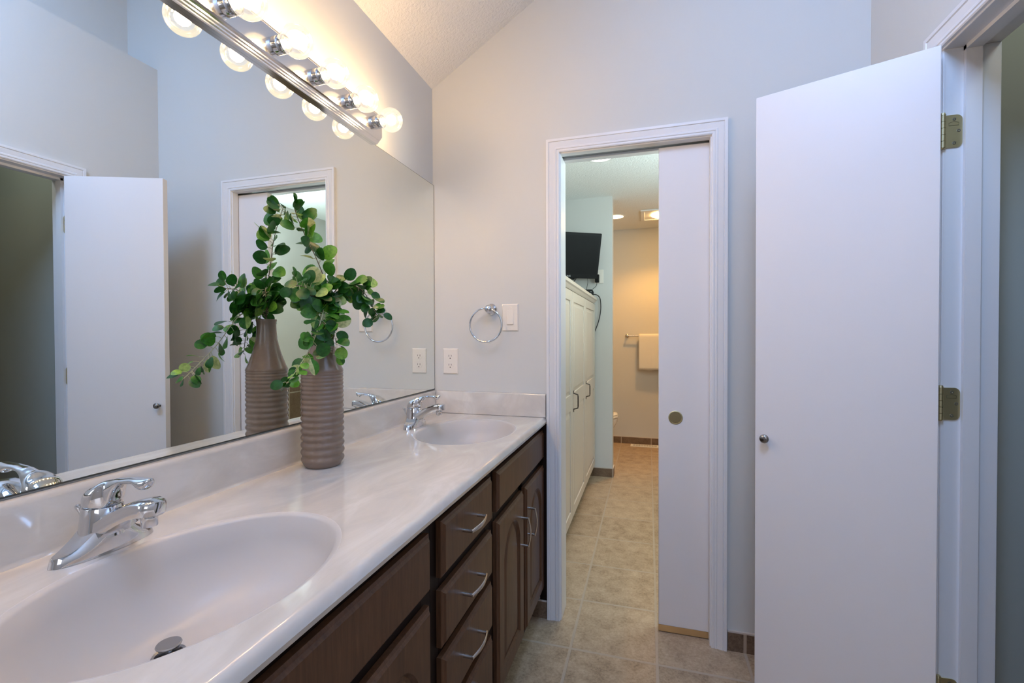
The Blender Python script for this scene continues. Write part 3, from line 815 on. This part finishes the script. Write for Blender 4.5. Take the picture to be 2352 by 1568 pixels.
mb = MB(); x0, x1 = .3815-.0145, .3815+.0145
poly = [(-.005, 1.337-.031), (-.0105, 1.337-.031), (-.0085, 1.337), (-.0068, 1.337+.031), (-.005, 1.337+.031)]
mb.prism(poly, lambda u, v_, w: (w, u, v_), x0, x1).build('rocker', PLATE, sw, bevel=.0006)
screw(sw, .3815, 1.384); screw(sw, .3815, 1.290)
tr = thing('towel_ring', 'empty chrome towel ring on the far wall left of the light switch', 'towel ring', (.285, 0, 1.38))
cx_, cz_ = .2915, 1.3755
MB().lathe([(.026, 0), (.0265, .004), (.025, .007), (.019, .010), (.0135, .016), (.0115, .026), (.0125, .036), (.0165, .040), (.0185, .046), (.0165, .053), (.009, .058), (.0001, .059)], 40, Matrix.Translation((cx_, 0, cz_)) @ FY, caps=False).build('post', CHROME, tr, smooth=50)
RR = .0755; MB().tube([(cx_-.012+RR*math.sin(2*PI*k/64), -.046-.006*(1-math.cos(2*PI*k/64))*.3, cz_+.003-RR+RR*math.cos(2*PI*k/64)) for k in range(64)], .0042, 12, closed=True).build('ring', CHROME, tr, smooth=180)

# ------------------------------------------------------------------ room beyond: tall cabinets, TV, toilet ...
CXF = .527
cab_y = [(.24, .86), (.885, 1.455), (1.475, 2.115)]
cab_y = [(.335, .845), (.855, 1.455), (1.465, 2.118)]
nm = ['tall white panelled cabinet nearest the pocket door in the room beyond', 'tall white panelled cabinet in the middle of the row beyond the pocket door', 'tall white panelled cabinet at the far end of the row under the television']
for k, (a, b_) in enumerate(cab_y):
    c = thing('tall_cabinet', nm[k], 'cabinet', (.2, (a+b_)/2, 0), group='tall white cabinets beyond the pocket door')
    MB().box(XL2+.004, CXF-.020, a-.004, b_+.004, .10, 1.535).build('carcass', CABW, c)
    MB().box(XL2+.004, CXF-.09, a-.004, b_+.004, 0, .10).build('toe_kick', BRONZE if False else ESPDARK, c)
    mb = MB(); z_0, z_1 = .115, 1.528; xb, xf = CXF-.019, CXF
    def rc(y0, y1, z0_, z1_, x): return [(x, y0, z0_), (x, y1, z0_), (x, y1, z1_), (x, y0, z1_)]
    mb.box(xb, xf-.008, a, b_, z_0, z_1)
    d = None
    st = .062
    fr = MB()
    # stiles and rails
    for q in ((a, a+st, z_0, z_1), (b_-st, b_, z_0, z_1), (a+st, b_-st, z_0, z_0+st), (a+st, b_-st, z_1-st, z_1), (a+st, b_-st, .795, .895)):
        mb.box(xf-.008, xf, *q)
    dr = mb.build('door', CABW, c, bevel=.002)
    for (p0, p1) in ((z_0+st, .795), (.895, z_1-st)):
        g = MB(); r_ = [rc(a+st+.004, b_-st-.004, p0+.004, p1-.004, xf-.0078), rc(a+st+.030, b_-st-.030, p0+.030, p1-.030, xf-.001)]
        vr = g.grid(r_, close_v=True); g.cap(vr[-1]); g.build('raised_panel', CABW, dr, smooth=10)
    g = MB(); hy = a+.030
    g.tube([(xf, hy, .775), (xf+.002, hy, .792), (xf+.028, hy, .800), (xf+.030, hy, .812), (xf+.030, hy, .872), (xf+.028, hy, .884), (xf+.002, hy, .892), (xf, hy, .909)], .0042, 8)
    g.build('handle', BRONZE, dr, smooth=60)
tp = thing('shelf_board', 'pale moulded top board running over the row of tall white cabinets', 'shelf board', (.2, 1.2, 1.536))
prf = [(XL2+.002, 1.536), (CXF-.006, 1.536), (CXF+.004, 1.548), (CXF+.008, 1.556), (CXF+.018, 1.562), (CXF+.018, 1.582), (CXF+.012, 1.586), (XL2+.002, 1.586)]
MB().prism(prf, lambda u, v_, w: (u, w, v_), .331, 2.118).build('board', CABW, tp, smooth=30)

# television on a wall arm
th = .52; TVW, TVH = .64, .385
ax = Vector((math.cos(th), math.sin(th), 0)); nrm = Vector((math.sin(th), -math.cos(th), 0)); tilt = .26
upv = (Vector((0, 0, 1))*math.cos(tilt)+nrm*math.sin(tilt)).normalized(); nf = ax.cross(upv).normalized()
if nf.dot(nrm) < 0: nf = -nf
rc_ = Vector((.578, 2.035, 1.932)); ctr = rc_-ax*(TVW/2)
tm = Matrix((ax, nf, upv)).transposed().to_4x4(); tm.translation = ctr       # local x right, y towards viewer, z up
tv = thing('television', 'black flat television tilted forward on the pale wall above the tall cabinets', 'television', ctr)
MB().box(-TVW/2, TVW/2, -.028, 0, -TVH/2, TVH/2, tm).build('housing', BLACK, tv, bevel=.006)
MB().box(-TVW/2+.020, TVW/2-.020, 0, .0012, -TVH/2+.040, TVH/2-.020, tm).build('screen', SCREEN, tv)
MB().box(-.11, .11, -.032, -.002, -TVH/2-.012, -TVH/2+.004, tm).build('speaker_lip', BLACK, tv, bevel=.003)
cu_ = bpy.data.curves.new('logo', 'FONT'); cu_.body = 'SAMSUNG'; cu_.size = .019; cu_.align_x = 'CENTER'; cu_.align_y = 'CENTER'; cu_.extrude = .0004
tmp = bpy.data.objects.new('logo', cu_); COL.objects.link(tmp)
bpy.context.view_layer.update()
me = bpy.data.meshes.new_from_object(tmp.evaluated_get(bpy.context.evaluated_depsgraph_get())); COL.objects.unlink(tmp); bpy.data.objects.remove(tmp)
lo = bpy.data.objects.new('logo', me); COL.objects.link(lo); me.materials.clear(); me.materials.append(LOGO); lo.parent = tv
lm = Matrix((ax, upv, nf)).transposed().to_4x4(); lm.translation = ctr+ax*.026+upv*(-TVH/2+.019)+nf*.0012
me.transform(Matrix.Translation(-ctr) @ lm)
pt = ctr-nf*.028
MB().box(-.06, .06, -.040, -.028, -.06, .06, tm).cyl(pt-nf*.01, (.30, 2.14, ctr.z), .016).box(.25, .35, 2.136, 2.1495, ctr.z-.09, ctr.z+.09).build('wall_arm', BLACK, tv, smooth=40)
# outlet plate, adapter, cable box and cords
wo = thing('wall_outlet', 'pale outlet plate half hidden behind the lower right corner of the television', 'outlet', (.555, 2.15, 1.78))
MB().box(.520, .598, 2.1445, 2.1497, 1.715, 1.835).build('plate', PLATE, wo, bevel=.002)
pa = tag(MB().box(.528, .563, 2.105, 2.1443, 1.720, 1.790).build('power_adapter', BLACK, bevel=.004), 'small black power adapter plugged in below the television', 'power adapter')
cbm = Matrix.Translation((.452, 1.98, 1.5862)) @ Matrix.Rotation(.35, 4, 'Z')
cb = thing('cable_box', 'small black rounded box on top of the cabinets below the television', 'cable box', (.452, 1.98, 1.5862))
pf_ = [(-.055, 0), (.055, 0), (.066, .012), (.070, .030), (.064, .048), (.050, .058), (-.050, .058), (-.066, .045), (-.068, .015)]
MB().prism(pf_, lambda u, v_, w: cbm @ Vector((u, w, v_)), -.055, .055).build('housing', BLACK, cb, bevel=.003)
g = MB()
for (u, z_) in ((.045, .040), (.042, .026), (.030, .018), (.012, .016), (-.004, .014)): g.box(u-.006, u+.006, -.0560, -.0550, z_-.0015, z_+.0015, cbm)
g.build('indicator_marks', LOGO, cb)
def cord(pts, label, r=.0026): tag(MB().tube(spline(pts, 8), r, 7).build('power_cable', CORD, smooth=60), label, 'cord')
cord([(.47, 2.06, 1.775), (.475, 2.03, 1.71), (.47, 2.0, 1.665), (.47, 1.99, 1.6455)], 'thin black cord dropping from the television to the cable box', .0022)
cord([(.545, 2.115, 1.722), (.54, 2.10, 1.69), (.52, 2.05, 1.66), (.50, 2.015, 1.642)], 'thin black cord from the power adapter to the cable box', .0022)
cord([(.385, 1.96, 1.745), (.375, 1.93, 1.72), (.345, 1.92, 1.69), (.33, 1.92, 1.60)], 'thicker black cord looping under the television to the left', .004)
cord([(.505, 2.015, 1.5935), (.535, 2.06, 1.610), (.568, 2.122, 1.585), (.576, 2.134, 1.50), (.566, 2.135, 1.42), (.547, 2.135, 1.35), (.520, 2.135, 1.28), (.485, 2.135, 1.15)], 'thick black cord hanging down the wall past the end of the tall cabinets', .0042)

# recessed lights and heat lamp
def can(x, y, mat, label, power, color, cone=1.5, r=.085):
    c = thing('recessed_light', label, 'ceiling light', (x, y, CZ2))
    MB().lathe([(r+.012, 0), (r+.012, -.004), (r, -.006), (r-.006, -.002)], 40, Matrix.Translation((x, y, CZ2)), caps=False).build('trim_ring', WHITEPL, c, smooth=50)
    MB().lathe([(r-.004, -.0025), (r*.6, -.0045), (.0001, -.005)], 40, Matrix.Translation((x, y, CZ2)), caps=False).build('lens', mat, c, smooth=60)
    l = bpy.data.lights.new('recessed_lamp', 'SPOT'); l.spot_size = cone; l.spot_blend = .45; l.shadow_soft_size = .05; l.energy = power; l.color = color
    lo_ = bpy.data.objects.new('recessed_lamp', l); COL.objects.link(lo_); lo_.location = (x, y, CZ2-.012)
    return c
can(.664, 1.215, CANLIGHT, 'round recessed ceiling light just inside the pocket door opening', 15, (1, .98, .86))
can(1.95, 1.20, CANLIGHT, 'round recessed ceiling light seen only in the mirror, through the doorway', 26, (1, .98, .86))
can(.655, 2.875, WARMCAN, 'round warm recessed ceiling light in the yellow lit end of the room', 14, (1, .49, .12), 2.1)
hl = thing('heat_lamp_fan', 'square ceiling heat lamp with a glowing bulb in the yellow lit end of the room', 'ceiling lamp', (1.11, 2.9, CZ2))
mb = MB()
for q in ((.905, 1.315, 2.69, 2.725), (.905, 1.315, 3.075, 3.11), (.905, .94, 2.725, 3.075), (1.28, 1.315, 2.725, 3.075)): mb.box(q[0], q[1], q[2], q[3], CZ2-.014, CZ2-.0005)
mb.box(.94, 1.28, 2.725, 3.075, CZ2-.006, CZ2-.0005)
mb.build('frame', WHITEPL, hl, bevel=.003)
MB().lathe([(.115, -.006), (.112, -.016), (.08, -.030), (.04, -.038), (.0001, -.040)], 32, Matrix.Translation((1.12, 2.9, CZ2)), caps=False).build('lamp', WARMHEAT, hl, smooth=60)

l = bpy.data.lights.new('heat_lamp', 'SPOT'); l.spot_size = 2.2; l.spot_blend = .6; l.shadow_soft_size = .08; l.energy = 84; l.color = (1, .48, .10)
lo_ = bpy.data.objects.new('heat_lamp', l); COL.objects.link(lo_); lo_.location = (1.12, 2.9, CZ2-.05)
# towel bar and towel
tb = thing('towel_bar', 'nickel towel bar on the yellow lit wall at the far end', 'towel bar', (.74, 3.5, 1.25))
for x in (.745, 1.355):
    MB().lathe([(.022, 0), (.022, .006), (.014, .010), (.010, .030), (.012, .052), (.010, .062), (.0001, .064)], 24, Matrix.Translation((x, 3.5, 1.247)) @ FY, caps=False).build('post', NICKEL, tb, smooth=50)
MB().cyl((.745, 3.445, 1.247), (1.355, 3.445, 1.247), .007, seg=14).build('bar', NICKEL, tb, smooth=50)
rows = []; n = 14
for side in range(2):
    pass
outl = []
for k in range(15): outl.append((3.4265, .862+(1.235-.862)*k/14))
for k in range(1, 8): a = PI*k/8; outl.append((3.445-.0185*math.cos(a), 1.243+.019*math.sin(a)))
for k in range(15): outl.append((3.4635, 1.235-(1.235-.885)*k/14))
for j in range(22):
    x = .874+.36*j/21; row = []
    for i, (y, z_) in enumerate(outl):
        fall = max(0, min(1, (1.24-z_)/.3)); wv = .004*math.sin(j*1.1+z_*6)*fall
        sgn = -1 if y < 3.445 else .3
        row.append((x+.010*(1.24-z_)*(.5-j/21), y+sgn*(abs(wv)+.006*fall), z_+.004*math.sin(j*.7)*(1 if i in (0, len(outl)-1) else 0)))
    rows.append(row)
mb = MB(); mb.grid(rows)
tw_ = mb.build('bath_towel', TERRY, smooth=180); md = tw_.modifiers.new('thick', 'SOLIDIFY'); md.thickness = .007; md.offset = 1
tag(tw_, 'thick white towel folded over the bar on the yellow lit wall', 'towel')

# toilet seen past the partition
to = thing('toilet', 'white toilet bowl peeking out past the partition in the yellow lit end', 'toilet', (.3, 2.95, 0))
def egg(cx__, rx, ry, z_, n=36, flat=.0): return [(cx__+(rx*math.cos(2*PI*k/n)*(1.0 if math.cos(2*PI*k/n) > 0 else .8)), 2.95+ry*math.sin(2*PI*k/n), z_) for k in range(n)]
mb = MB(); vr = mb.grid([egg(.30, .20, .11, .0), egg(.31, .20, .11, .02), egg(.34, .18, .10, .10), egg(.37, .20, .12, .20), egg(.40, .235, .16, .29), egg(.41, .255, .178, .345), egg(.41, .26, .182, .385), egg(.41, .22, .14, .388), egg(.41, .17, .10, .30)], close_v=True)
mb.cap(list(reversed(vr[0]))); mb.cap(vr[-1]); mb.build('bowl', PORC, to, smooth=60)
mb = MB(); vr = mb.grid([egg(.41, .262, .184, .391), egg(.41, .268, .190, .398), egg(.41, .266, .188, .410), egg(.41, .255, .178, .414)], close_v=True); mb.cap(list(reversed(vr[0]))); mb.cap(vr[-1]); mb.build('seat', PORC, to, smooth=60)
mb = MB(); vr = mb.grid([egg(.41, .255, .180, .418), egg(.41, .262, .186, .424), egg(.41, .255, .180, .438), egg(.41, .20, .14, .446)], close_v=True); mb.cap(list(reversed(vr[0]))); mb.cap(vr[-1]); mb.build('lid', PORC, to, smooth=60)
MB().box(-.09, .12, 2.73, 3.17, .38, .74).build('tank', PORC, to, bevel=.02); MB().box(-.095, .13, 2.72, 3.18, .741, .775).build('tank_lid', PORC, to, bevel=.01)

# floor register
fr_ = thing('floor_register', 'pale slotted floor vent in front of the yellow lit wall', 'floor vent', (.94, 3.42, 0))
MB().box(.785, 1.095, 3.355, 3.465, .0002, .006).build('frame', WHITEPL, fr_, bevel=.002)
mb = MB()
for k in range(22):
    x = .815+.250*k/21
    for y in (3.375, 3.415): mb.box(x-.0025, x+.0025, y, y+.032, .0060, .0064)
mb.build('slots', DARKSLOT, fr_)
